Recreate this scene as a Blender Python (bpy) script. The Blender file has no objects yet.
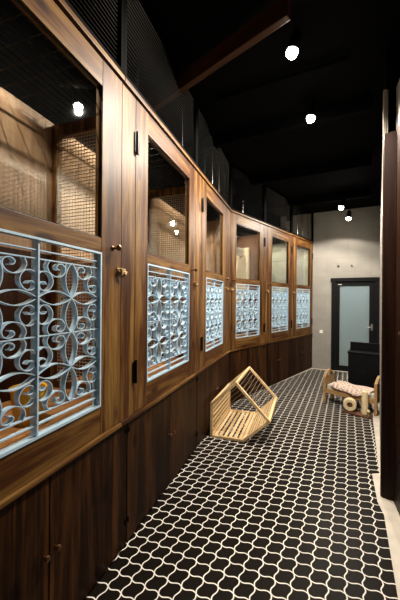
import bpy, bmesh, math, random
from mathutils import Vector, Matrix
random.seed(7)
COL = bpy.context.scene.collection
PI = math.pi

# ------------------------------------------------------------------ helpers
def link(o, parent=None):
    COL.objects.link(o)
    if parent: o.parent = parent
    return o

class MB:
    """collects shapes into one mesh"""
    def __init__(s): s.bm = bmesh.new()
    def box(s, x0, y0, z0, x1, y1, z1, bev=0.0, mat=None):
        c = Vector(((x0+x1)/2, (y0+y1)/2, (z0+z1)/2))
        M = Matrix.Translation(c) @ Matrix.Diagonal((abs(x1-x0), abs(y1-y0), abs(z1-z0), 1))
        if mat is not None: M = mat @ M
        r = bmesh.ops.create_cube(s.bm, size=1, matrix=M)
        if bev > 0:
            es = list({e for v in r['verts'] for e in v.link_edges})
            bmesh.ops.bevel(s.bm, geom=es, offset=bev, segments=2, profile=0.6, affect='EDGES')
        return s
    def bar(s, a, b, w, h, up=(0, 0, 1), bev=0.0):
        a = Vector(a); b = Vector(b); d = b-a; L = d.length; d.normalize()
        up = Vector(up); side = up.cross(d)
        if side.length < 1e-4: side = Vector((1, 0, 0)).cross(d)
        side.normalize(); u2 = d.cross(side)
        M = Matrix((side, d, u2)).transposed().to_4x4()
        M.translation = (a+b)/2
        return s.box(-w/2, -L/2, -h/2, w/2, L/2, h/2, bev, M)
    def cyl(s, a, b, r, seg=12, r2=None, caps=True):
        a = Vector(a); b = Vector(b); d = b-a
        q = d.to_track_quat('Z', 'Y').to_matrix().to_4x4(); q.translation = (a+b)/2
        bmesh.ops.create_cone(s.bm, cap_ends=caps, segments=seg, radius1=r, radius2=r if r2 is None else r2, depth=d.length, matrix=q)
        return s
    def sphere(s, c, r, seg=12, sc=(1, 1, 1)):
        M = Matrix.Translation(Vector(c)) @ Matrix.Diagonal((*sc, 1))
        bmesh.ops.create_uvsphere(s.bm, u_segments=seg, v_segments=max(6, seg//2+2), radius=r, matrix=M)
        return s
    def lathe(s, prof, c=(0, 0, 0), axis='Z', seg=20, caps=True):
        vs = []
        R = {'Z': Matrix.Identity(3), 'Y': Matrix.Rotation(-PI/2, 3, 'X'), 'X': Matrix.Rotation(PI/2, 3, 'Y')}[axis]
        for r, z in prof:
            vs.append([s.bm.verts.new(Vector(c) + R @ Vector((r*math.cos(2*PI*i/seg), r*math.sin(2*PI*i/seg), z))) for i in range(seg)])
        for j in range(len(prof)-1):
            for i in range(seg):
                try: s.bm.faces.new((vs[j][i], vs[j][(i+1) % seg], vs[j+1][(i+1) % seg], vs[j+1][i]))
                except ValueError: pass
        for ring, rr in ((vs[0], prof[0][0]), (vs[-1], prof[-1][0])):
            if rr > 1e-3 and caps:
                s.bm.faces.new(ring)
        return s
    def ribbon(s, pts, th, y0, y1):
        """flat iron strip following (x,z) points, depth y0..y1"""
        n = len(pts); rows = []
        for i in range(n):
            p = Vector(pts[i]); a = Vector(pts[max(0, i-1)]); b = Vector(pts[min(n-1, i+1)])
            t = (b-a); t.normalize(); nn = Vector((-t.y, t.x))*th/2
            q = [p+nn, p-nn]
            rows.append([s.bm.verts.new((q[0].x, y0, q[0].y)), s.bm.verts.new((q[0].x, y1, q[0].y)),
                         s.bm.verts.new((q[1].x, y1, q[1].y)), s.bm.verts.new((q[1].x, y0, q[1].y))])
        for i in range(n-1):
            for k in range(4):
                s.bm.faces.new((rows[i][k], rows[i][(k+1) % 4], rows[i+1][(k+1) % 4], rows[i+1][k]))
        s.bm.faces.new(rows[0]); s.bm.faces.new(rows[-1])
        return s
    def prism(s, poly, z0, z1):
        lo = [s.bm.verts.new((x, y, z0)) for x, y in poly]; hi = [s.bm.verts.new((x, y, z1)) for x, y in poly]
        n = len(poly)
        s.bm.faces.new(lo[::-1]); s.bm.faces.new(hi)
        for i in range(n): s.bm.faces.new((lo[i], lo[(i+1) % n], hi[(i+1) % n], hi[i]))
        return s
    def build(s, name, mat, parent=None, smooth=False):
        bmesh.ops.recalc_face_normals(s.bm, faces=s.bm.faces)
        me = bpy.data.meshes.new(name); s.bm.to_mesh(me); s.bm.free()
        me.materials.append(mat)
        if smooth:
            for p in me.polygons: p.use_smooth = True
            try: me.set_sharp_from_angle(angle=math.radians(35))
            except Exception: pass
        return link(bpy.data.objects.new(name, me), parent)

def tag(o, label=None, cat=None, group=None, kind=None):
    if label: o['label'] = label
    if cat: o['category'] = cat
    if group: o['group'] = group
    if kind: o['kind'] = kind
    return o
def empty(name, loc=(0, 0, 0), rz=0):
    o = bpy.data.objects.new(name, None); o.location = loc; o.rotation_euler = (0, 0, rz)
    o.empty_display_size = 0.1
    return link(o)
def struct(o, label=None): o['kind'] = 'structure'; return tag(o, label)

def smooth_pts(P, n=6):
    """Catmull-Rom"""
    P = [Vector(p) for p in P]; out = []
    Q = [P[0]*2-P[1]] + P + [P[-1]*2-P[-2]]
    for i in range(1, len(Q)-2):
        for k in range(n):
            t = k/n
            a, b, c, d = Q[i-1], Q[i], Q[i+1], Q[i+2]
            out.append(0.5*((2*b)+(c-a)*t+(2*a-5*b+4*c-d)*t*t+(-a+3*b-3*c+d)*t**3))
    out.append(P[-1])
    return out

# ------------------------------------------------------------------ materials
def nm(name):
    m = bpy.data.materials.new(name); m.use_nodes = True
    nt = m.node_tree; b = nt.nodes['Principled BSDF']
    return m, nt, b, nt.nodes.new, nt.links.new
def plain(name, col, rough=0.5, metal=0.0, coat=0.0, noise=0.0, nscale=20, spec=0.4):
    m, nt, b, N, L = nm(name)
    b.inputs['Roughness'].default_value = rough; b.inputs['Metallic'].default_value = metal
    b.inputs['Coat Weight'].default_value = coat; b.inputs['Specular IOR Level'].default_value = spec
    if noise > 0:
        tc = N('ShaderNodeTexCoord'); no = N('ShaderNodeTexNoise'); no.inputs['Scale'].default_value = nscale
        no.inputs['Detail'].default_value = 5
        L(tc.outputs['Object'], no.inputs['Vector'])
        r = N('ShaderNodeValToRGB')
        r.color_ramp.elements[0].position = 0.3; r.color_ramp.elements[1].position = 0.7
        r.color_ramp.elements[0].color = (*[c*(1-noise) for c in col], 1)
        r.color_ramp.elements[1].color = (*[min(1, c*(1+noise)) for c in col], 1)
        L(no.outputs['Fac'], r.inputs['Fac']); L(r.outputs['Color'], b.inputs['Base Color'])
    else: b.inputs['Base Color'].default_value = (*col, 1)
    return m
def wood(name, dark, mid, light, axis='z', rough=0.46, boards=0.0, knots=True, scale=1.0, coat=0.0, spec=0.16):
    m, nt, b, N, L = nm(name)
    tc = N('ShaderNodeTexCoord'); mp = N('ShaderNodeMapping')
    s = {'z': (14, 14, 0.9), 'x': (0.9, 14, 14), 'y': (14, 0.9, 14)}[axis]
    mp.inputs['Scale'].default_value = [k*scale for k in s]
    oi = N('ShaderNodeObjectInfo')
    off = N('ShaderNodeVectorMath'); off.operation = 'ADD'
    mul = N('ShaderNodeMath'); mul.operation = 'MULTIPLY'; mul.inputs[1].default_value = 7.0
    L(oi.outputs['Random'], mul.inputs[0])
    L(tc.outputs['Object'], off.inputs[0]); L(mul.outputs[0], off.inputs[1])
    L(off.outputs[0], mp.inputs['Vector'])
    n1 = N('ShaderNodeTexNoise'); n1.inputs['Scale'].default_value = 1.0; n1.inputs['Detail'].default_value = 8
    n1.inputs['Roughness'].default_value = 0.62; n1.inputs['Distortion'].default_value = 0.6
    L(mp.outputs[0], n1.inputs['Vector'])
    n2 = N('ShaderNodeTexNoise'); n2.inputs['Scale'].default_value = 6.0; n2.inputs['Detail'].default_value = 3
    L(mp.outputs[0], n2.inputs['Vector'])
    mx = N('ShaderNodeMath'); mx.operation = 'MULTIPLY_ADD'; mx.inputs[1].default_value = 0.28
    L(n2.outputs['Fac'], mx.inputs[0]); L(n1.outputs['Fac'], mx.inputs[2])
    r = N('ShaderNodeValToRGB'); e = r.color_ramp.elements
    e[0].position = 0.42; e[0].color = (*dark, 1); e[1].position = 0.82; e[1].color = (*light, 1)
    k = e.new(0.6); k.color = (*mid, 1)
    L(mx.outputs[0], r.inputs['Fac'])
    out = r.outputs['Color']
    if knots:
        mk = N('ShaderNodeMapping'); mk.inputs['Scale'].default_value = {'z': (6, 6, 2.6), 'x': (2.6, 6, 6), 'y': (6, 2.6, 6)}[axis]
        L(off.outputs[0], mk.inputs['Vector'])
        vo = N('ShaderNodeTexVoronoi'); vo.inputs['Scale'].default_value = 1.0
        L(mk.outputs[0], vo.inputs['Vector'])
        kr = N('ShaderNodeValToRGB'); kr.color_ramp.elements[0].position = 0.10; kr.color_ramp.elements[1].position = 0.19
        kr.color_ramp.elements[0].color = (0.3, 0.22, 0.18, 1); kr.color_ramp.elements[1].color = (1, 1, 1, 1)
        L(vo.outputs['Distance'], kr.inputs['Fac'])
        mm = N('ShaderNodeMix'); mm.data_type = 'RGBA'; mm.blend_type = 'MULTIPLY'; mm.inputs[0].default_value = 1
        L(out, mm.inputs[6]); L(kr.outputs['Color'], mm.inputs[7]); out = mm.outputs[2]
    if boards > 0:     # tongue and groove joints along local x
        sx = N('ShaderNodeSeparateXYZ'); L(tc.outputs['Object'], sx.inputs[0])
        d = N('ShaderNodeMath'); d.operation = 'DIVIDE'; d.inputs[1].default_value = boards; L(sx.outputs['X'], d.inputs[0])
        f = N('ShaderNodeMath'); f.operation = 'FRACT'; L(d.outputs[0], f.inputs[0])
        lt = N('ShaderNodeMath'); lt.operation = 'LESS_THAN'; lt.inputs[1].default_value = 0.03; L(f.outputs[0], lt.inputs[0])
        fl = N('ShaderNodeMath'); fl.operation = 'FLOOR'; L(d.outputs[0], fl.inputs[0])
        wn = N('ShaderNodeTexWhiteNoise'); wn.noise_dimensions = '1D'; L(fl.outputs[0], wn.inputs['W'])
        mr = N('ShaderNodeMapRange'); mr.inputs[3].default_value = 0.7; mr.inputs[4].default_value = 1.2; L(wn.outputs['Value'], mr.inputs[0])
        sc = N('ShaderNodeVectorMath'); sc.operation = 'SCALE'; L(out, sc.inputs[0]); L(mr.outputs[0], sc.inputs['Scale'])
        mm = N('ShaderNodeMix'); mm.data_type = 'RGBA'; L(lt.outputs[0], mm.inputs[0]); L(sc.outputs[0], mm.inputs[6])
        mm.inputs[7].default_value = (0.004, 0.002, 0.001, 1); out = mm.outputs[2]
    L(out, b.inputs['Base Color'])
    b.inputs['Specular IOR Level'].default_value = spec; b.inputs['Roughness'].default_value = rough; b.inputs['Coat Weight'].default_value = coat; b.inputs['Coat Roughness'].default_value = 0.3
    bp = N('ShaderNodeBump'); bp.inputs['Strength'].default_value = 0.12; bp.inputs['Distance'].default_value = 0.003
    L(mx.outputs[0], bp.inputs['Height']); L(bp.outputs[0], b.inputs['Normal'])
    return m
def emit(name, col, st):
    m, nt, b, N, L = nm(name)
    b.inputs['Base Color'].default_value = (0, 0, 0, 1)
    b.inputs['Emission Color'].default_value = (*col, 1); b.inputs['Emission Strength'].default_value = st
    return m
def glass(name, tint=(0.9, 0.93, 0.92), refl=0.05):
    m, nt, b, N, L = nm(name)
    nt.nodes.remove(b); out = nt.nodes['Material Output']
    tr = N('ShaderNodeBsdfTransparent'); tr.inputs[0].default_value = (*tint, 1)
    gl = N('ShaderNodeBsdfGlossy'); gl.inputs['Roughness'].default_value = 0.015
    lw = N('ShaderNodeLayerWeight'); lw.inputs['Blend'].default_value = 0.5
    pw = N('ShaderNodeMath'); pw.operation = 'POWER'; pw.inputs[1].default_value = 5.0; L(lw.outputs['Facing'], pw.inputs[0])
    ma = N('ShaderNodeMath'); ma.operation = 'MULTIPLY_ADD'; ma.inputs[1].default_value = 0.9; ma.inputs[2].default_value = 0.045; L(pw.outputs[0], ma.inputs[0])
    mx = N('ShaderNodeMixShader')
    L(ma.outputs[0], mx.inputs[0]); L(tr.outputs[0], mx.inputs[1]); L(gl.outputs[0], mx.inputs[2]); L(mx.outputs[0], out.inputs[0])
    return m

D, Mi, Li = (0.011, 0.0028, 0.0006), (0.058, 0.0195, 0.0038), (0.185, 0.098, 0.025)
M = {}
M['wood_v'] = wood('stained_pine_upright', D, Mi, Li, 'z')
M['wood_h'] = wood('stained_pine_rail', D, Mi, Li, 'x')
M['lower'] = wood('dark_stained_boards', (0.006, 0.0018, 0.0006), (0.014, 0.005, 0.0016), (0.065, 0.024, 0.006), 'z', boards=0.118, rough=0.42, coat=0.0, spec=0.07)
M['ply'] = wood('plywood_lining', (0.24, 0.14, 0.08), (0.34, 0.21, 0.13), (0.44, 0.30, 0.20), 'z', knots=False, scale=0.6, coat=0.0)
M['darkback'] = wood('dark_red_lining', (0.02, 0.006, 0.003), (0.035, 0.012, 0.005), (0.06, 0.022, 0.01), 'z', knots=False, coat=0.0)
M['shelf'] = wood('cabin_floor_boards', (0.16, 0.06, 0.02), (0.3, 0.14, 0.05), (0.42, 0.22, 0.09), 'x', coat=0.3)
M['beam'] = wood('roof_beam_wood', (0.03, 0.011, 0.004), (0.06, 0.025, 0.010), (0.10, 0.045, 0.02), 'x', knots=False)
M['brownpanel'] = wood('dark_brown_panel', (0.005, 0.0014, 0.0006), (0.010, 0.003, 0.0012), (0.02, 0.007, 0.003), 'z', knots=False, coat=0.0, spec=0.12)
M['pine'] = wood('raw_pine', (0.46, 0.29, 0.13), (0.62, 0.43, 0.22), (0.75, 0.56, 0.33), 'y', knots=False, rough=0.55, coat=0.0)
M['bedwood'] = wood('bed_pine', (0.22, 0.12, 0.045), (0.31, 0.185, 0.08), (0.40, 0.26, 0.12), 'x', knots=False, rough=0.5, coat=0.0)
M['cream'] = plain('cream_panel', (0.62, 0.5, 0.36), 0.5, noise=0.08)
M['brownboard'] = plain('brown_hardboard', (0.14, 0.075, 0.05), 0.5, noise=0.12)
M['greyboard'] = plain('grey_lining', (0.42, 0.42, 0.36), 0.5, noise=0.1, nscale=4)
M['iron'] = plain('pale_blue_iron', (0.44, 0.60, 0.73), 0.28, 0.15, 0.3, noise=0.06, nscale=30)
M['black'] = plain('black_paint', (0.0009, 0.0009, 0.0009), 0.8, spec=0.03)
M['blackwire'] = plain('black_wire', (0.003, 0.003, 0.003), 0.22, 0.0)
M['meshwire'] = plain('steel_mesh_wire', (0.42, 0.34, 0.26), 0.3, 0.7)
M['hinge'] = plain('black_iron_hinge', (0.008, 0.008, 0.008), 0.35, 0.7)
M['bronze'] = plain('aged_bronze', (0.16, 0.075, 0.035), 0.3, 0.85)
M['brass'] = plain('worn_brass', (0.42, 0.28, 0.14), 0.35, 0.8)
M['glass'] = glass('clear_glass')
M['foil'] = plain('silver_foil', (0.75, 0.75, 0.75), 0.28, 0.9, noise=0.1, nscale=8)
M['ceil0'] = plain('black_ceiling_paint', (0.0016, 0.0016, 0.0018), 0.9)
M['ceiling'] = M['ceil0']; M['ceiling'].node_tree.nodes['Principled BSDF'].inputs['Specular IOR Level'].default_value = 0.05
M['stone'] = plain('pale_stone', (0.5, 0.45, 0.38), 0.45, noise=0.12, nscale=8)
M['doorframe'] = plain('black_door_frame', (0.004, 0.004, 0.0045), 0.5, spec=0.12)
M['trim'] = plain('off_white_trim', (0.26, 0.22, 0.18), 0.5)
M['chrome'] = plain('chrome', (0.7, 0.7, 0.7), 0.15, 1.0)
M['rod'] = plain('steel_rod', (0.3, 0.24, 0.17), 0.4, 0.5)
M['yellow'] = plain('yellow_plastic', (0.75, 0.42, 0.03), 0.4)
M['bulb'] = emit('lamp_glow', (1.0, 0.9, 0.74), 60)
M['added_bulb'] = emit('added_lamp_glow', (1.0, 0.86, 0.66), 25)  # glow for the bulbs of the added cabin lamps
M['pale_plush'] = plain('pale_rope', (0.62, 0.5, 0.3), 0.8, noise=0.15, nscale=60)
M['cabblack'] = plain('black_lacquer', (0.003, 0.003, 0.0035), 0.5, spec=0.12)
M['dark_base'] = plain('dark_brown_base', (0.09, 0.035, 0.018), 0.6, noise=0.2)
M['white_plastic'] = plain('white_plastic', (0.75, 0.72, 0.66), 0.4)

def concrete():
    m, nt, b, N, L = nm('grey_block_wall')
    tc = N('ShaderNodeTexCoord'); mp = N('ShaderNodeMapping'); mp.inputs['Rotation'].default_value = (PI/2, 0, 0)
    L(tc.outputs['Object'], mp.inputs['Vector'])
    br = N('ShaderNodeTexBrick'); br.inputs['Color1'].default_value = (0.255, 0.242, 0.215, 1); br.inputs['Color2'].default_value = (0.235, 0.222, 0.198, 1)
    br.inputs['Mortar'].default_value = (0.22, 0.2, 0.175, 1); br.inputs['Scale'].default_value = 1
    br.inputs['Mortar Size'].default_value = 0.006; br.inputs['Brick Width'].default_value = 0.9; br.inputs['Row Height'].default_value = 0.42
    L(mp.outputs[0], br.inputs['Vector'])
    no = N('ShaderNodeTexNoise'); no.inputs['Scale'].default_value = 5; no.inputs['Detail'].default_value = 6; L(tc.outputs['Object'], no.inputs['Vector'])
    mr = N('ShaderNodeMapRange'); mr.inputs[3].default_value = 0.82; mr.inputs[4].default_value = 1.15; L(no.outputs['Fac'], mr.inputs[0])
    sc = N('ShaderNodeVectorMath'); sc.operation = 'SCALE'; L(br.outputs['Color'], sc.inputs[0]); L(mr.outputs[0], sc.inputs['Scale'])
    L(sc.outputs[0], b.inputs['Base Color']); b.inputs['Roughness'].default_value = 0.7
    return m
M['concrete'] = concrete()

TS1, TS2 = 1, 1
TP = 0.0885     # tile pitch
def tiles():
    m, nt, b, N, L = nm('black_lantern_tiles')
    tc = N('ShaderNodeTexCoord'); sx = N('ShaderNodeSeparateXYZ'); L(tc.outputs['Object'], sx.inputs[0])
    def mth(op, a, bb=None, c=None):
        n = N('ShaderNodeMath'); n.operation = op
        for i, v in enumerate((a, bb, c)):
            if v is None: continue
            if isinstance(v, (int, float)): n.inputs[i].default_value = v
            else: L(v, n.inputs[i])
        return n.outputs[0]
    U = mth('DIVIDE', sx.outputs['X'], TP); V = mth('DIVIDE', sx.outputs['Y'], TP)
    AMP = 0.078
    su = mth('SINE', mth('MULTIPLY', U, 2*PI)); sv = mth('SINE', mth('MULTIPLY', V, 2*PI))
    cu = mth('COSINE', mth('MULTIPLY', U, 2*PI)); cv = mth('COSINE', mth('MULTIPLY', V, 2*PI))
    def dist(a, s, c, sign):
        q = mth('ADD', a, mth('MULTIPLY', s, sign*AMP))
        q = mth('SUBTRACT', mth('FRACT', mth('ADD', q, 0.5)), 0.5)
        g = mth('MULTIPLY', c, 2*PI*AMP); g = mth('SQRT', mth('ADD', mth('MULTIPLY', g, g), 1.0))
        return mth('DIVIDE', mth('ABSOLUTE', q), g)
    d = mth('MINIMUM', dist(U, sv, cv, TS1), dist(V, su, cu, TS2))
    mr = N('ShaderNodeMapRange'); mr.inputs[1].default_value = 0.026; mr.inputs[2].default_value = 0.046
    mr.inputs[3].default_value = 1; mr.inputs[4].default_value = 0; L(d, mr.inputs[0])
    mx = N('ShaderNodeMix'); mx.data_type = 'RGBA'; L(mr.outputs[0], mx.inputs[0])
    no = N('ShaderNodeTexNoise'); no.inputs['Scale'].default_value = 3; L(tc.outputs['Object'], no.inputs['Vector'])
    r = N('ShaderNodeValToRGB'); r.color_ramp.elements[0].color = (0.004, 0.0028, 0.002, 1); r.color_ramp.elements[1].color = (0.010, 0.007, 0.005, 1)
    L(no.outputs['Fac'], r.inputs['Fac']); L(r.outputs['Color'], mx.inputs[6]); mx.inputs[7].default_value = (0.72, 0.68, 0.62, 1)
    L(mx.outputs[2], b.inputs['Base Color'])
    rr = N('ShaderNodeMapRange'); rr.inputs[3].default_value = 0.42; rr.inputs[4].default_value = 0.7; L(mr.outputs[0], rr.inputs[0])
    L(rr.outputs[0], b.inputs['Roughness'])
    b.inputs['Specular IOR Level'].default_value = 0.04
    bp = N('ShaderNodeBump'); bp.inputs['Strength'].default_value = 0.3; bp.inputs['Distance'].default_value = 0.002; bp.invert = True
    L(mr.outputs[0], bp.inputs['Height']); L(bp.outputs[0], b.inputs['Normal'])
    return m

M['tiles'] = tiles()

def quilt():
    m, nt, b, N, L = nm('pink_check_blanket')
    tc = N('ShaderNodeTexCoord'); ch = N('ShaderNodeTexChecker'); ch.inputs['Scale'].default_value = 34
    ch.inputs['Color1'].default_value = (0.62, 0.52, 0.44, 1); ch.inputs['Color2'].default_value = (0.34, 0.22, 0.17, 1)
    L(tc.outputs['Object'], ch.inputs['Vector']); L(ch.outputs['Color'], b.inputs['Base Color'])
    b.inputs['Roughness'].default_value = 0.9
    return m
M['quilt'] = quilt()
def frosted():
    m, nt, b, N, L = nm('frosted_glass')
    nt.nodes.remove(b); out = nt.nodes['Material Output']
    d = N('ShaderNodeBsdfDiffuse'); d.inputs[0].default_value = (0.30, 0.36, 0.37, 1)
    t = N('ShaderNodeBsdfTranslucent'); t.inputs[0].default_value = (0.55, 0.68, 0.72, 1)
    g = N('ShaderNodeBsdfGlossy'); g.inputs['Roughness'].default_value = 0.12
    a = N('ShaderNodeMixShader'); a.inputs[0].default_value = 0.5; L(d.outputs[0], a.inputs[1]); L(t.outputs[0], a.inputs[2])
    c = N('ShaderNodeMixShader'); c.inputs[0].default_value = 0.06; L(a.outputs[0], c.inputs[1]); L(g.outputs[0], c.inputs[2])
    L(c.outputs[0], out.inputs[0])
    return m
M['frost'] = frosted()

# ------------------------------------------------------------------ layout constants (x across, y along the corridor)
H_CEIL = 3.58
K = Vector((-1.572, 4.187, 0))                 # bend of the cabin front
AD = Vector((-0.1219, 0.9925, 0)); AA = math.atan2(AD.y, AD.x)
BD = Vector((0.2547, 0.9670, 0)); BA = math.atan2(BD.y, BD.x)
END = 7.38
def onA(s, depth=0):   # s metres back from the bend
    n = Vector((-AD.y, AD.x, 0)); return K - AD*s + n*depth
def onB(t, depth=0):
    n = Vector((-BD.y, BD.x, 0)); return K + BD*t + n*depth

# ------------------------------------------------------------------ setting
struct(MB().box(-3.2, -1.4, -0.12, 2.2, END+1.6, -0.004).build('floor', M['stone']))
p = [(-0.95, -1.3), (0.245, -1.3), (0.245, 2.55), (0.215, 2.7), (0.205, 3.12), (0.265, 3.16), (0.30, 4.4), (0.42, 7.28), (-0.72, 7.28), (-1.60, 4.187), (-1.0, -0.9)]
q = MB().prism(p, -0.004, 0.0)
struct(q.build('floor', M['tiles']))
struct(MB().box(-3.2, -1.4, H_CEIL, 2.2, END+0.15, H_CEIL+0.1).build('ceiling', M['ceiling']))

# end wall, with the door opening
DX0, DX1, DTOP = -0.335, 0.60, 2.045
struct(MB().box(-3.2, END, 0, DX0, END+0.14, H_CEIL).box(DX1, END, 0, 2.2, END+0.14, H_CEIL).box(DX0, END, DTOP, DX1, END+0.14, H_CEIL).build('wall_back', M['concrete']))
struct(MB().box(-0.6, END-0.012, 0, DX0-0.001, END-0.0005, 0.03).build('baseboard_back', M['trim']))
# door
dr = struct(empty('door_1', (DX0, END, 0)))
W = DX1-DX0
MB().box(0, -0.03, 0, 0.09, 0.1, DTOP-0.02, 0.004).box(W-0.09, -0.03, 0, W, 0.1, DTOP-0.02, 0.004).box(-0.02, -0.035, DTOP-0.06, W+0.02, 0.1, DTOP+0.02, 0.004).build('door_frame', M['doorframe'], dr)
MB().box(0.09, 0.0, 0.0, 0.17, 0.045, DTOP-0.06).box(W-0.19, 0.0, 0.0, W-0.09, 0.045, DTOP-0.06).box(0.17, 0, DTOP-0.16, W-0.19, 0.045, DTOP-0.06).box(0.17, 0, 0, W-0.19, 0.045, 0.12).build('door_leaf', M['doorframe'], dr)
MB().box(0.17, 0.015, 0.12, W-0.19, 0.03, DTOP-0.16).build('glass_pane', M['frost'], dr)
MB().box(0.13, -0.004, DTOP-0.135, 0.21, 0.0, DTOP-0.115).build('notice_strip', M['greyboard'], dr)
MB().cyl((W-0.14, 0, 1.0), (W-0.14, -0.05, 1.0), 0.012).cyl((W-0.14, -0.05, 1.0), (W-0.24, -0.05, 1.0), 0.009).box(W-0.16, -0.006, 0.93, W-0.12, 0, 1.07).build('door_handle', M['chrome'], dr)
# dark lobby behind the glass with its own lamp
struct(MB().box(-0.9, END+1.3, 0, 1.2, END+1.36, 2.6).box(-0.9, END+0.14, 2.6, 1.2, END+1.36, 2.66).box(-0.96, END+0.14, 0, -0.9, END+1.36, 2.6).box(1.2, END+0.14, 0, 1.26, END+1.36, 2.6).build('wall_lobby', M['white_plastic']))

# right wall (grey) and brown door panel near the camera
R1 = (0.245, 2.80); R2 = (0.60, END)
q = MB().prism([R1, (0.62, 2.80), (0.95, END), R2], 0, 3.24); struct(q.build('wall_right', M['concrete']))
q = MB().prism([(0.258, 2.80), (0.66, 2.76), (1.0, END), (0.605, END)], 3.24, H_CEIL); struct(q.build('wall_right', M['ceiling']))
q = MB().box(0.243, 2.796, 0.0, 0.262, 2.82, 3.24); struct(q.build('trim_1', M['trim']))
q = MB().prism([(0.275, 2.8), (0.330, 2.8), (0.66, -0.3), (0.9, -0.3), (0.9, 2.8)], 2.88, 3.24); struct(q.build('wall_right', M['concrete']))
jb = tag(empty('wall_panel', (0.30, 2.78, 0)), 'tall dark brown wooden panel at the right edge of the picture beside the corridor opening', 'panel')
MB().prism([(-0.058, 0.012), (-0.05, -0.004), (0.027, -0.022), (0.34, -2.6), (0.5, -2.6), (0.5, 0.012)], 0.0, 2.88).build('panel', M['brownpanel'], jb)
q = MB(); q.bar((0.052, -0.22, 1.31), (0.052, -0.22, 1.33), 0.02, 0.05); q.build('lock_plate', M['brass'], jb)
# left wall behind the cabins, black
def wallquad(a, b, c, d, name, m, z1=H_CEIL):
    struct(MB().prism([(v.x, v.y) for v in (a, b, c, d)], 0, z1).build(name, m))
wallquad(onA(5.2, 0.72), onA(-0.2, 0.72), onA(-0.2, 0.82), onA(5.2, 0.82), 'wall_left', M['black'])
wallquad(onB(-0.1, 0.72), onB(3.5, 0.72), onB(3.5, 0.82), onB(-0.1, 0.82), 'wall_left', M['black'])
struct(MB().box(-3.2, -1.4, 0, 2.2, -1.3, H_CEIL).build('wall_front', M['black']))
struct(MB().box(2.1, -1.3, 0, 2.2, END, H_CEIL).build('wall_side', M['black']))

# ------------------------------------------------------------------ the iron grille
def grille_mesh(w, h):
    """scrollwork screen, x 0..w, z 0..h, standing at y -.022 .. +.022"""
    q = MB()
    fw = 0.006
    q.box(0, 0, 0, w, 0.045, fw).box(0, 0, h-fw, w, 0.045, h)
    for x in (0, w-fw): q.box(x, 0, fw, x+fw, 0.045, h-fw)
    q.box(0, -0.003, 0, w, 0.0, 0.012).box(0, -0.003, h-0.010, w, 0.0, h).box(0, -0.003, 0.012, 0.010, 0.0, h-0.010).box(w-0.010, -0.003, 0.012, w, 0.0, h-0.010)
    xl, xr, xc = 0.012, w-0.012, w/2
    for x in (xl, xr): q.box(x-0.003, 0.030, fw, x+0.003, 0.044, h-fw)
    q.box(xc-0.004, 0.006, fw, xc+0.004, 0.044, h-fw)
    zt, zb = h-0.086, 0.095
    zm = (zt+zb)/2
    for z in (h-0.050, zt, zm, zb, 0.052):
        q.box(0.004, 0.012, z-0.0025, w-0.004, 0.030, z+0.0025)
    cw = (xr-xl)/2; chh = (zt-zb)/2
    S1 = [(0.064, 0.126), (0.076, 0.128), (0.082, 0.14), (0.07, 0.152), (0.052, 0.153), (0.038, 0.142), (0.036, 0.122), (0.05, 0.102), (0.075, 0.094), (0.102, 0.10), (0.122, 0.118), (0.128, 0.14), (0.118, 0.160)]
    S2 = [(0.132, 0.058), (0.142, 0.068), (0.158, 0.066), (0.166, 0.054), (0.160, 0.038), (0.142, 0.030), (0.120, 0.036), (0.103, 0.058), (0.102, 0.083), (0.116, 0.105), (0.138, 0.114), (0.160, 0.108), (0.173, 0.092)]
    PV = [(0, 0), (0.020, 0.028), (0.034, 0.070), (0.033, 0.110), (0.018, 0.145), (0.004, 0.162)]
    PH = [(0, 0), (0.040, 0.021), (0.088, 0.031), (0.135, 0.021), (0.175, 0.0)]
    sxx = cw/0.35; szz = chh/0.325
    for ci in (0, 1):
        for ri in (0, 1):
            cx = xl+cw*(ci+0.5); cz = zb+chh*(ri+0.5)
            for mx in (-1, 1):
                for mz in (-1, 1):
                    for P, d in ((S1, 0.013), (S2, 0.013), (PV, 0.015), (PH, 0.015)):
                        pts = smooth_pts([(cx+mx*a*sxx, cz+mz*b*szz) for a, b in P], 4)
                        q.ribbon(pts, 0.0038, 0.026-d, 0.026+d)
    return q

# ------------------------------------------------------------------ wire panels
def wire_panel(x0, x1, z0, z1, px, pz, r, y=0, plane='xz', flat=False):
    q = MB()
    def P(a, c): return (a, y, c) if plane == 'xz' else ((y, a, c) if plane == 'yz' else (a, c, y))
    n = max(1, int(round((x1-x0)/px)))
    for i in range(n+1):
        a = x0+(x1-x0)*i/n; q.cyl(P(a, z0), P(a, z1), r, 4, caps=False)
    n = max(1, int(round((z1-z0)/pz)))
    for i in range(n+1):
        c = z0+(z1-z0)*i/n; q.cyl(P(x0, c), P(x1, c), r, 4, caps=False)
    return q

TOPZ = 2.895
GZ0, GZ1, WZ0, WZ1 = 0.965, 1.805, 1.885, 2.715
DEP = 0.62

def hinge(parent, x, z, h=0.11, name='hinge'):
    q = MB().box(x-0.022, -0.008, z-h/2, x+0.022, 0.0, z+h/2, 0.002)
    q.cyl((x, -0.012, z-h/2-0.01), (x, -0.012, z+h/2+0.01), 0.009, 10)
    for k in (-0.33, 0, 0.33): q.sphere((x+0.015, -0.009, z+k*h), 0.005, 8)
    q.build(name, M['hinge'], parent)

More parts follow.
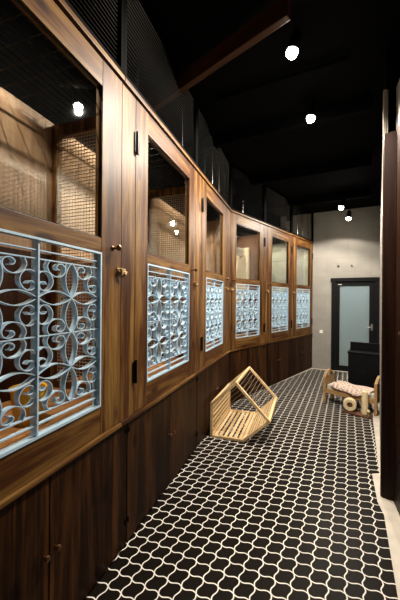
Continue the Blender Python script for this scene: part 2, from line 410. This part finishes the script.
def cabin(origin, rz, W, d0, d1, g0, g1, handle, label, part='mesh', far=None, back='ply', endpost=None, lamp=True, htop=TOPZ, low=None):
    t = tag(empty('pet_cabin', origin, rz), label, 'cabinet', 'pet cabins along the left of the corridor')
    e = 0.0015
    # carcass
    MB().box(e, DEP-0.02, 1.85, W-e, DEP, 2.76).build('back_panel', M[back], t)
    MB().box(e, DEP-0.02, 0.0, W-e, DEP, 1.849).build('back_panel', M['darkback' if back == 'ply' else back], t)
    MB().box(e, 0.03, 0.925, W-e, DEP-0.02, 0.945).build('cabin_floor', M['shelf'], t)
    # front posts
    if d0 > 0.01: MB().box(e, 0.001, 0.80, d0-0.003, 0.05, htop-0.03, 0.003).build('post', M['wood_v'], t)
    if endpost: MB().box(endpost[0]+0.003, 0.001, 0.80, endpost[1]-e, 0.05, htop-0.03, 0.003).build('post', M['wood_v'], t)
    MB().box(e, -0.018, htop-0.03, W-e, 0.05, htop, 0.004).build('top_trim', M['wood_h'], t)
    MB().box(e, -0.016, 0.782, W-e, 0.03, 0.806, 0.004).build('ledge', M['wood_h'], t)
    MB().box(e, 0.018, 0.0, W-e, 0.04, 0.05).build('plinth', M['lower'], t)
    # door with glass, grille and ironmongery
    dz0, dz1 = 0.808, htop-0.034
    dd = tag(empty('door'), None); dd.parent = t
    for a, b in ((d0, g0), (g1, d1-0.003)): MB().box(a, 0.0, dz0, b, 0.044, dz1, 0.002).build('stile', M['wood_v'], dd)
    for a, b in ((dz0, GZ0), (GZ1, WZ0), (WZ1, dz1)): MB().box(g0+0.0005, 0.001, a, g1-0.0005, 0.043, b, 0.002).build('rail', M['wood_h'], dd)
    q = MB()
    for bx in ((g0, 0.012, WZ0, g0+0.006, 0.022, WZ1), (g1-0.006, 0.012, WZ0, g1, 0.022, WZ1), (g0, 0.012, WZ1-0.006, g1, 0.022, WZ1), (g0, 0.012, WZ0, g1, 0.022, WZ0+0.006)): q.box(*bx)
    q.build('glazing_bead', M['hinge'], dd)
    MB().box(g0+0.001, 0.024, WZ0+0.001, g1-0.001, 0.028, WZ1-0.001).build('window_glass', M['glass'], dd)
    gr = grille_mesh(g1-g0-0.002, GZ1-GZ0).build('grille', M['iron'], dd)
    gr.location = (g0-GSH, -0.001, GZ0)
    hx = d1-0.085 if handle == 'far' else d0+0.05
    q = MB().lathe([(0.014, 0), (0.014, 0.004), (0.006, 0.008), (0.006, 0.026), (0.014, 0.031), (0.020, 0.041), (0.016, 0.052), (0.006, 0.058), (0.0005, 0.059)], (0, 0, 0), 'Y', 16)
    kb = q.build('knob', M['bronze'], dd, True); kb.location = (hx, 0.0, 1.845); kb.rotation_euler = (PI, 0, 0) if KNOB_FLIP else (0, 0, 0)
    sx = 1 if handle == 'far' else -1
    lx = d1 if handle == 'far' else d0
    q = MB().box(lx-0.045, -0.006, 1.693, lx+0.04, 0.0, 1.737, 0.002)
    q.cyl((lx-0.045, -0.012, 1.715), (lx+0.045, -0.012, 1.715), 0.007, 10).box(lx-0.03, -0.027, 1.697, lx-0.01, -0.004, 1.733, 0.003).sphere((lx+0.0, -0.027, 1.70), 0.011, 10)
    q.build('latch', M['brass'], dd)
    px = d0-0.001 if handle == 'far' else d1+0.001
    for z in (2.57, 1.08): hinge(dd, px, z, 0.13)
    # lower leaves
    l0, mid, l1 = low if low else (0.0, W/2, W)
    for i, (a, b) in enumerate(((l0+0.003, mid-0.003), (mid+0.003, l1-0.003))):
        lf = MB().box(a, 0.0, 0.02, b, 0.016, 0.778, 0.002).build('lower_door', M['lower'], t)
        hx2 = a+0.012 if i == 0 else b-0.012
        for z in (0.73, 0.16):
            MB().box(hx2-0.007, -0.004, z-0.016, hx2+0.007, 0.0, z+0.016, 0.001).cyl((hx2, -0.005, z-0.018), (hx2, -0.005, z+0.018), 0.004, 8).build('hinge', M['hinge'], lf)
        kx = b-0.028 if i == 0 else a+0.028
        q = MB().lathe([(0.006, 0), (0.006, 0.012), (0.013, 0.02), (0.011, 0.028), (0.0005, 0.031)], (0, 0, 0), 'Y', 12)
        kb = q.build('knob', M['bronze'], lf, True); kb.location = (kx, 0.0, 0.44); kb.rotation_euler = (PI, 0, 0) if KNOB_FLIP else (0, 0, 0)
    # side towards the previous cabin
    if part == 'mesh':
        MB().box(0.055, 0.056, 0.945, 0.10, 0.09, 2.74).box(0.055, DEP-0.062, 0.945, 0.10, DEP-0.022, 2.74).box(0.055, 0.09, 2.66, 0.10, DEP-0.062, 2.74).box(0.055, 0.09, 0.945, 0.10, DEP-0.062, 0.99).build('partition_frame', M['wood_v'], t)
        wire_panel(0.09, DEP-0.062, 0.99, 2.66, 0.023, 0.023, 0.0030, 0.078, 'yz').build('partition_mesh', M['meshwire'], t)
    elif part:
        MB().box(0.03, 0.052, 0.945, 0.06, DEP-0.022, 2.74).build('side_panel', M[part], t)
    if far:
        MB().box(W-0.04, 0.052, 0.945, W-0.01, DEP-0.022, 2.74).build('side_panel', M[far], t)
    # wire roof
    wire_panel(0.0+e, W-e, 0.052, DEP-0.022, 0.10, 0.045, 0.003, 2.765, 'xy').build('wire_roof', M['blackwire'], t)
    # black wire screen up to the ceiling
    q = wire_panel(e+0.02, W-e-0.02, htop+0.02, H_CEIL-0.02, 0.30, 0.028, 0.0032, 0.01, 'xz')
    q.build('wire_screen', M['blackwire'], t)
    MB().box(e, -0.01, htop, 0.03, 0.03, H_CEIL).box(W-0.03, -0.01, htop, W-e, 0.03, H_CEIL).box(0.03, -0.01, htop, W-0.03, 0.03, htop+0.03).box(0.03, -0.01, H_CEIL-0.03, W-0.03, 0.03, H_CEIL).build('screen_frame', M['black'], t)
    if lamp:  # made-up ceiling can with hidden bulb, added to light the cabin interior
        lx = W*0.5; ly = 0.34; zb = 3.34
        lf = MB().lathe([(0.012, 0.24), (0.012, 0.15), (0.05, 0.145), (0.05, 0.0), (0.044, 0.0), (0.044, 0.13), (0.005, 0.132)], (lx, ly, zb), seg=20, caps=False).build('added_cabin_lamp', M['hinge'], t, True)
        MB().sphere((lx, ly, zb+0.10), 0.025, 12).build('bulb', M['added_bulb'], lf, True)
        l = bpy.data.lights.new('added_cabin_light', 'SPOT'); l.energy = lamp; l.color = (1, 0.84, 0.64); l.shadow_soft_size = 0.012; l.spot_size = math.radians(88); l.spot_blend = 0.4
        lo = link(bpy.data.objects.new('added_cabin_light', l), t); lo.location = (lx, ly, zb+0.02)
    return t
KNOB_FLIP = True
GSH = -0.001
LP = 150.0  # strength of the added lamps above the cabins
c1 = cabin(onA(4.09), AA, 1.297, 0.162, 1.297, 0.305, 1.112, 'far', 'nearest pet cabin at the left edge, its glazed door largest of the row', part='brownboard', lamp=LP, low=(0.08, 0.77, 1.297+0.078))
c2 = cabin(onA(2.793), AA, 1.294, 0.159, 1.294, 0.318, 1.128, 'far', 'second nearest pet cabin, its glazed wooden door right after the largest one', lamp=LP, low=(0.08, 0.725, 1.294+0.078))
c3 = cabin(onA(1.499), AA, 1.497, 0.201, 1.289, 0.357, 1.097, 'far', 'narrow looking third pet cabin just before the bend in the row', far='ply', endpost=(1.289, 1.497), lamp=LP, low=(0.08, 0.79, 1.497))
c4 = cabin(onB(0.0), BA, 1.03, 0.03, 1.03, 0.159, 0.867, 'near', 'fourth pet cabin, first after the bend, with brown and cream lining behind its glass', part=None, lamp=LP)
c5 = cabin(onB(1.03), BA, 1.105, 0.109, 1.105, 0.278, 0.960, 'near', 'fifth pet cabin, grey lined, second from the far end of the row', part='brownboard', back='greyboard', lamp=LP)
c6 = cabin(onB(2.135), BA, 1.155, 0.115, 1.105, 0.256, 0.975, 'near', 'farthest pet cabin at the end of the row, touching the grey block wall', part='greyboard', far='greyboard', back='greyboard', endpost=(1.105, 1.155), lamp=LP)
# cream lining and foil duct of the fourth cabin
MB().box(0.99, 0.30, 0.96, 1.026, DEP-0.024, 2.5).build('side_panel', M['cream'], c4)
def duct(parent, y, z, W):
    prof = []
    n = 26
    for i in range(n+1):
        prof.append((0.07+(0.006 if i % 2 else 0), W*i/n))
    return MB().lathe(prof, (0.06, y, z), 'X', 16).build('foil_duct', M['foil'], parent)
duct(c4, 0.42, 2.42, 0.88); duct(c5, 0.42, 2.42, 0.9); duct(c6, 0.42, 2.42, 0.85)

# yellow tub inside the nearest cabin
tub = tag(empty('plastic_tub', (*onA(3.23, 0.23).xy, 0.945), 0.2), 'yellow plastic tub standing on the wooden floor inside the nearest cabin, behind its grille', 'tub')
MB().lathe([(0.0005, 0), (0.052, 0), (0.056, 0.006), (0.068, 0.125), (0.074, 0.13), (0.074, 0.138), (0.064, 0.134), (0.052, 0.012), (0.0005, 0.010)], seg=28).build('tub_body', M['yellow'], tub, True)
tub.scale = (1.15, 1.15, 1.25)

# ------------------------------------------------------------------ ceiling: beam, joists, pipes, lighting track
a = Vector((-1.78, 2.435, 3.47)); b = Vector((-0.36, 2.005, 3.49))
bm_ = tag(empty('ceiling_beam', ((a+b)/2)[:], math.atan2((b-a).y, (b-a).x)), 'thick brown timber beam crossing under the black ceiling', 'beam')
L_ = (b-a).length
MB().box(-L_/2, -0.025, -0.08, L_/2, 0.03, 0.06, 0.006).build('beam', M['beam'], bm_)
for i, y in enumerate((3.4, 4.8, 6.2)):
    o = MB().box(-1.9+0.12*i, -0.04, -0.07, 0.62, 0.04, 0.07, 0.004).build('ceiling_joist', M['ceiling']); o.location = (0, y, H_CEIL-0.072)
    for v in o.data.vertices:
        if v.co.x > 0: v.co.x = 0.2+0.08*i
    tag(o, 'black painted joist under the black ceiling', 'joist', 'black joists across the corridor ceiling')
o = MB().cyl((-1.2, 2.75, H_CEIL-0.03), (0.0, 2.75, H_CEIL-0.03), 0.018, 10).build('conduit_pipe', M['ceiling'])
tag(o, 'thin black conduit pipe running across the ceiling behind the timber beam', 'pipe')

lights = [((-0.378, 2.28, 3.40), (-0.9, 2.0, 0.9)), ((-0.343, 3.18, 3.40), (-0.9, 3.1, 0.9)), ((-0.12, 6.06, 3.28), (-0.8, 5.7, 0.9)), ((0.0, 6.78, 3.25), (-0.3, 6.6, 0.0))]
names = ['bright ceiling spotlight nearest the camera, beside the timber beam end', 'second ceiling spotlight, hanging just below the nearest bright one',
         'upper left of the two distant spotlights before the grey block wall', 'farthest ceiling spotlight, right above the glass door']
def spot(i, pos, aim, label, energy, ang):
    t = tag(empty('spotlight', pos), label, 'lamp', 'ceiling spotlights')
    d = (Vector(aim)-Vector(pos)); d.normalize()
    P0 = Vector((0, 0, 0))
    back = -d*0.13
    h = MB().cyl(tuple(-d*0.02), tuple(back), 0.045, 20, 0.034, True)
    h.build('lamp_head', M['hinge'], t, True)
    rim = MB(); rim.cyl(tuple(d*0.012), tuple(-d*0.022), 0.047, 20); rim.build('lamp_rim', M['hinge'], t, True)
    MB().sphere(tuple(d*0.02), 0.043, 16).build('bulb', M['bulb'], t, True)
    MB().cyl(tuple(back*0.7), (back.x*0.7, back.y*0.7, H_CEIL-pos[2]), 0.008, 8).build('stem', M['hinge'], t)
    l = bpy.data.lights.new('spot', 'SPOT'); l.energy = energy; l.color = (1, 0.90, 0.77); l.spot_size = math.radians(ang); l.spot_blend = 0.25; l.shadow_soft_size = 0.03
    o = link(bpy.data.objects.new('spot_light', l), t); o.location = tuple(d*0.075)
    o.rotation_euler = d.to_track_quat('-Z', 'Y').to_euler()
E = [350, 330, 260, 50]; ANG = [168, 168, 165, 150, 165]
for i, (pp, aa) in enumerate(lights): spot(i, pp, aa, names[i], E[i], ANG[i])

# small things on the end wall
for x, l in ((-0.20, 'left'), (0.07, 'right')):
    o = MB().cyl((0, 0, 0), (0, -0.02, 0), 0.018, 12).cyl((0, -0.02, 0), (0, -0.035, 0), 0.01, 10).build('wall_bolt', M['hinge'])
    o.location = (x, END-0.0005, 2.33)
    tag(o, '%s of the two small dark bolts in the grey wall above the glass door' % l, 'bolt')
sw = tag(empty('light_switch', (-0.545, END-0.001, 0.85)), 'small pale switch plate low on the grey wall between the cabins and the glass door', 'switch')
MB().box(-0.035, -0.01, -0.035, 0.035, 0, 0.035, 0.003).build('switch_plate', M['white_plastic'], sw)
MB().box(-0.012, -0.015, -0.02, 0.012, -0.01, 0.02, 0.002).build('rocker', M['white_plastic'], sw)

# ------------------------------------------------------------------ toppled pine house crate
TH = math.radians(26.26)
def w(X, Z): return Vector((X*math.cos(TH)-Z*math.sin(TH), X*math.sin(TH)+Z*math.cos(TH), 0))
E0 = w(0.1245, 3.394)
cr = tag(empty('pet_house', E0[:], AA-PI/2), 'open pine house frame lying toppled on the black tiles beside the cabin fronts', 'crate')
# local x = across (to the right), local y = depth along the cabins
PO = [(0.0, 0.0), (0.386, 0.0), (0.672, 0.262), (0.296, 0.652), (0.0, 0.386)]
DP = 0.86
off = 0.014
cx = sum(p[0] for p in PO)/5; cz = sum(p[1] for p in PO)/5
def ins(p, d=0.016):
    v = Vector((cx-p[0], cz-p[1])); v.normalize(); return (p[0]+v.x*d*1.2, p[1]+v.y*d*1.2)
PI5 = [ins(p) for p in PO]
for y in (0.015, DP-0.015):
    q = MB()
    for i in range(5):
        a_, b_ = PI5[i], PI5[(i+1) % 5]
        n = Vector((-(b_[1]-a_[1]), b_[0]-a_[0])); n.normalize()
        dv = Vector((b_[0]-a_[0], b_[1]-a_[1])).normalized()*0.012
        q.bar((a_[0]-dv.x, y, a_[1]-dv.y), (b_[0]+dv.x, y, b_[1]+dv.y), 0.030, 0.028, up=(n.x, 0, n.y), bev=0.002)
    q.build('end_frame', M['pine'], cr)
for i in range(5):
    a_ = PI5[i]; q = MB().bar((a_[0], 0.03, a_[1]), (a_[0], DP-0.03, a_[1]), 0.028, 0.026, bev=0.002)
    q.build('long_rail', M['pine'], cr)
def slats(i, n, wdt, name, m, th=0.006):
    a_, b_ = Vector(PI5[i]), Vector(PI5[(i+1) % 5]); nn = Vector((-(b_-a_).y, (b_-a_).x)).normalized()
    for k in range(n):
        t = (k+0.75)/(n+0.5); p_ = a_.lerp(b_, t)
        q = MB().bar((p_.x, 0.03, p_.y), (p_.x, DP-0.03, p_.y), wdt, th, up=(nn.x, 0, nn.y), bev=0.001)
        q.build(name, m, cr)
slats(0, 6, 0.034, 'roof_slat', M['pine'])
slats(4, 6, 0.034, 'roof_slat', M['pine'])
slats(1, 8, 0.026, 'wall_slat', M['pine'])
def rods(i, n, m, r=0.002):
    a_, b_ = Vector(PI5[i]), Vector(PI5[(i+1) % 5])
    for k in range(n):
        p_ = a_.lerp(b_, (k+1)/(n+1))
        MB().cyl((p_.x, 0.02, p_.y), (p_.x, DP-0.02, p_.y), r, 6).build('wire_rod', m, cr)
rods(2, 10, M['rod']); rods(3, 6, M['rod'])
# bars of the far gable
q0 = Vector(PI5[2]); q1 = Vector(PI5[3]); dirv = (Vector(PI5[1])-q0).normalized()
for k in range(9):
    p_ = q0.lerp(q1, (k+1)/10); 
    # run back towards the roof edges
    L2 = 0.36+0.27*(1-abs((k+1)/10-0.5)*2)
    e_ = p_+dirv*L2
    MB().cyl((p_.x, DP-0.015, p_.y), (e_.x, DP-0.015, max(0.01, e_.y)), 0.002, 6).build('gable_rod', M['rod'], cr)

# ------------------------------------------------------------------ little bed
FL = w(1.925, 4.60); FR = w(2.40, 4.075)
dx = (FR-FL); BL = dx.length; bang = math.atan2(dx.y, dx.x)
bed = tag(empty('pet_bed', FL[:], bang), 'small pine pet bed with curved headboard near the glass door', 'bed')
BW = 0.28
def board(x, zt, nm_):
    q = MB()
    for y in (0.0, BW): q.box(x-0.018, y-0.018, 0.0, x+0.018, y+0.018, zt-0.07, 0.004)
    n = 12
    arc = [(BW*i/n, zt-0.09+0.09*math.sin(PI*i/n)) for i in range(n+1)]
    for i in range(n):
        q.bar((x, arc[i][0], arc[i][1]), (x, arc[i+1][0], arc[i+1][1]), 0.03, 0.035, up=(1, 0, 0))
    q.box(x-0.008, 0.018, 0.16, x+0.008, BW-0.018, zt-0.08)
    return q.build(nm_, M['bedwood'], bed)
board(0.0, 0.47, 'headboard'); board(BL, 0.50, 'footboard')
for y in (0.0, BW): MB().box(0.018, y-0.012, 0.15, BL-0.018, y+0.012, 0.215, 0.003).build('side_rail', M['bedwood'], bed)
MB().box(0.02, 0.014, 0.165, BL-0.02, BW-0.014, 0.18).build('slat_base', M['bedwood'], bed)
ma = tag(MB().box(0.022, 0.016, 0.0, BL-0.022, BW-0.016, 0.095, 0.02).build('mattress', M['greyboard']), 'thin pale mattress lying in the small pine bed under the checked blanket', 'mattress')
ma.location = (FL.x, FL.y, 0.182); ma.rotation_euler = (0, 0, bang)
# blanket: draped grid
bmq = bmesh.new(); nx, ny = 36, 22; grid = []
for j in range(ny+1):
    row = []
    for i in range(nx+1):
        x = 0.10+(BL-0.17)*i/nx; y = -0.035+(BW+0.01)*j/ny
        edge = 0.02*math.sin(9*x+1.0)+0.012*math.sin(23*x)
        yy = y+edge*(1-j/ny)
        z = 0.290+0.010*math.sin(14*x+5*y)+0.007*math.sin(31*y+8*x)+0.028*math.exp(-((x-0.22)/0.1)**2)*math.exp(-((y-0.2)/0.12)**2)
        if yy < 0.02: 
            z -= (0.02-yy)*1.0
            yy = max(yy, -0.026-0.01*math.sin(17*x))
        row.append(bmq.verts.new((x+0.01*math.sin(11*y), yy, z)))
    grid.append(row)
for j in range(ny):
    for i in range(nx): bmq.faces.new((grid[j][i], grid[j][i+1], grid[j+1][i+1], grid[j+1][i]))
me = bpy.data.meshes.new('blanket'); bmq.to_mesh(me); bmq.free(); me.materials.append(M['quilt'])
for p_ in me.polygons: p_.use_smooth = True
bl = link(bpy.data.objects.new('blanket', me)); bl.location = FL; bl.rotation_euler = (0, 0, bang)
md = bl.modifiers.new('thick', 'SOLIDIFY'); md.thickness = 0.006; md.offset = 1
tag(bl, 'crumpled pinkish checked blanket spread over the small pine bed', 'blanket')

# scratching toy in front of the bed
SP = w(2.255, 4.10); RG = w(2.10, 4.14)
to = tag(empty('scratching_post', ((SP+RG)/2)[:], bang), 'pale rope scratching post with round roller on a dark base in front of the bed', 'cat toy')
MB().box(-0.17, -0.09, 0, 0.17, 0.07, 0.025, 0.006).build('base', M['dark_base'], to)
MB().lathe([(0.036, 0.025), (0.040, 0.03), (0.040, 0.315), (0.036, 0.33), (0.02, 0.338), (0.0005, 0.34)], (0.09, 0, 0), seg=24).build('post', M['pale_plush'], to, True)
q = MB(); prof = [(0.04, -0.045), (0.078, -0.045), (0.085, -0.03), (0.085, 0.03), (0.078, 0.045), (0.04, 0.045), (0.036, 0.03), (0.036, -0.03), (0.04, -0.045)]
rr = q.lathe(prof, (0, 0, 0), 'Y', 28, False).build('roller', M['pale_plush'], to, True); rr.location = (-0.10, -0.01, 0.112); rr.rotation_euler = (0, 0, 0.35)
ax_ = MB().cyl((0, -0.03, 0), (0, 0.05, 0), 0.034, 14).build('roller_hub', M['dark_base'], rr, True)
MB().sphere((0.145, -0.03, 0.085), 0.022, 14).cyl((0.145, -0.03, 0.02), (0.145, -0.03, 0.07), 0.004, 8).build('ball', M['pale_plush'], to, True)

# black cabinet behind the bed
BC = w(2.44, 4.93)
bc = tag(empty('storage_cabinet', BC[:], math.radians(-8)), 'low black cabinet with raised back standing behind the pine bed by the glass door', 'cabinet')
MB().box(0, 0, 0.03, 0.52, 0.26, 0.70, 0.005).build('body', M['cabblack'], bc)
MB().box(-0.012, -0.012, 0.70, 0.532, 0.26, 0.722, 0.004).build('top', M['cabblack'], bc)
MB().box(0.0, 0.23, 0.722, 0.48, 0.26, 0.86, 0.004).build('back_rail', M['cabblack'], bc)
for x in (0.008, 0.264): 
    d_ = MB().box(x, -0.010, 0.045, x+0.248, 0.0, 0.69, 0.002).build('cabinet_door', M['cabblack'], bc)
    MB().cyl((x+(0.22 if x < 0.1 else 0.028), -0.010, 0.42), (x+(0.22 if x < 0.1 else 0.028), -0.028, 0.42), 0.008, 10).build('knob', M['hinge'], d_)
for x in (0.03, 0.49):
    for y in (0.03, 0.23): MB().box(x-0.02, y-0.02, 0, x+0.02, y+0.02, 0.03).build('foot', M['cabblack'], bc)

# ------------------------------------------------------------------ lobby light, world, camera
l = bpy.data.lights.new('lobby_lamp', 'AREA'); l.energy = 16; l.color = (0.82, 0.93, 1.0); l.size = 0.8
o = link(bpy.data.objects.new('lobby_lamp', l)); o.location = (0.15, END+0.75, 2.5)
wd = bpy.data.worlds.new('world'); bpy.context.scene.world = wd; wd.use_nodes = True
wd.node_tree.nodes['Background'].inputs[0].default_value = (0.5, 0.42, 0.33, 1); wd.node_tree.nodes['Background'].inputs[1].default_value = 0.004

ROLL = math.radians(0.45)
cam = bpy.data.cameras.new('camera'); cam.lens = 18.0; cam.sensor_width = 36; cam.sensor_fit = 'AUTO'; cam.clip_start = 0.02
co = link(bpy.data.objects.new('camera', cam)); co.location = (0, 0, 1.55); co.rotation_euler = (Matrix.Rotation(TH, 3, 'Z') @ Matrix.Rotation(PI/2, 3, 'X') @ Matrix.Rotation(ROLL, 3, 'Z')).to_euler()
sc = bpy.context.scene; sc.camera = co
vs = sc.view_settings; sc.display_settings.display_device = 'sRGB'
vs.view_transform = 'Standard'; vs.look = 'None'; vs.gamma = 1; vs.use_curve_mapping = False; vs.exposure = 0.0
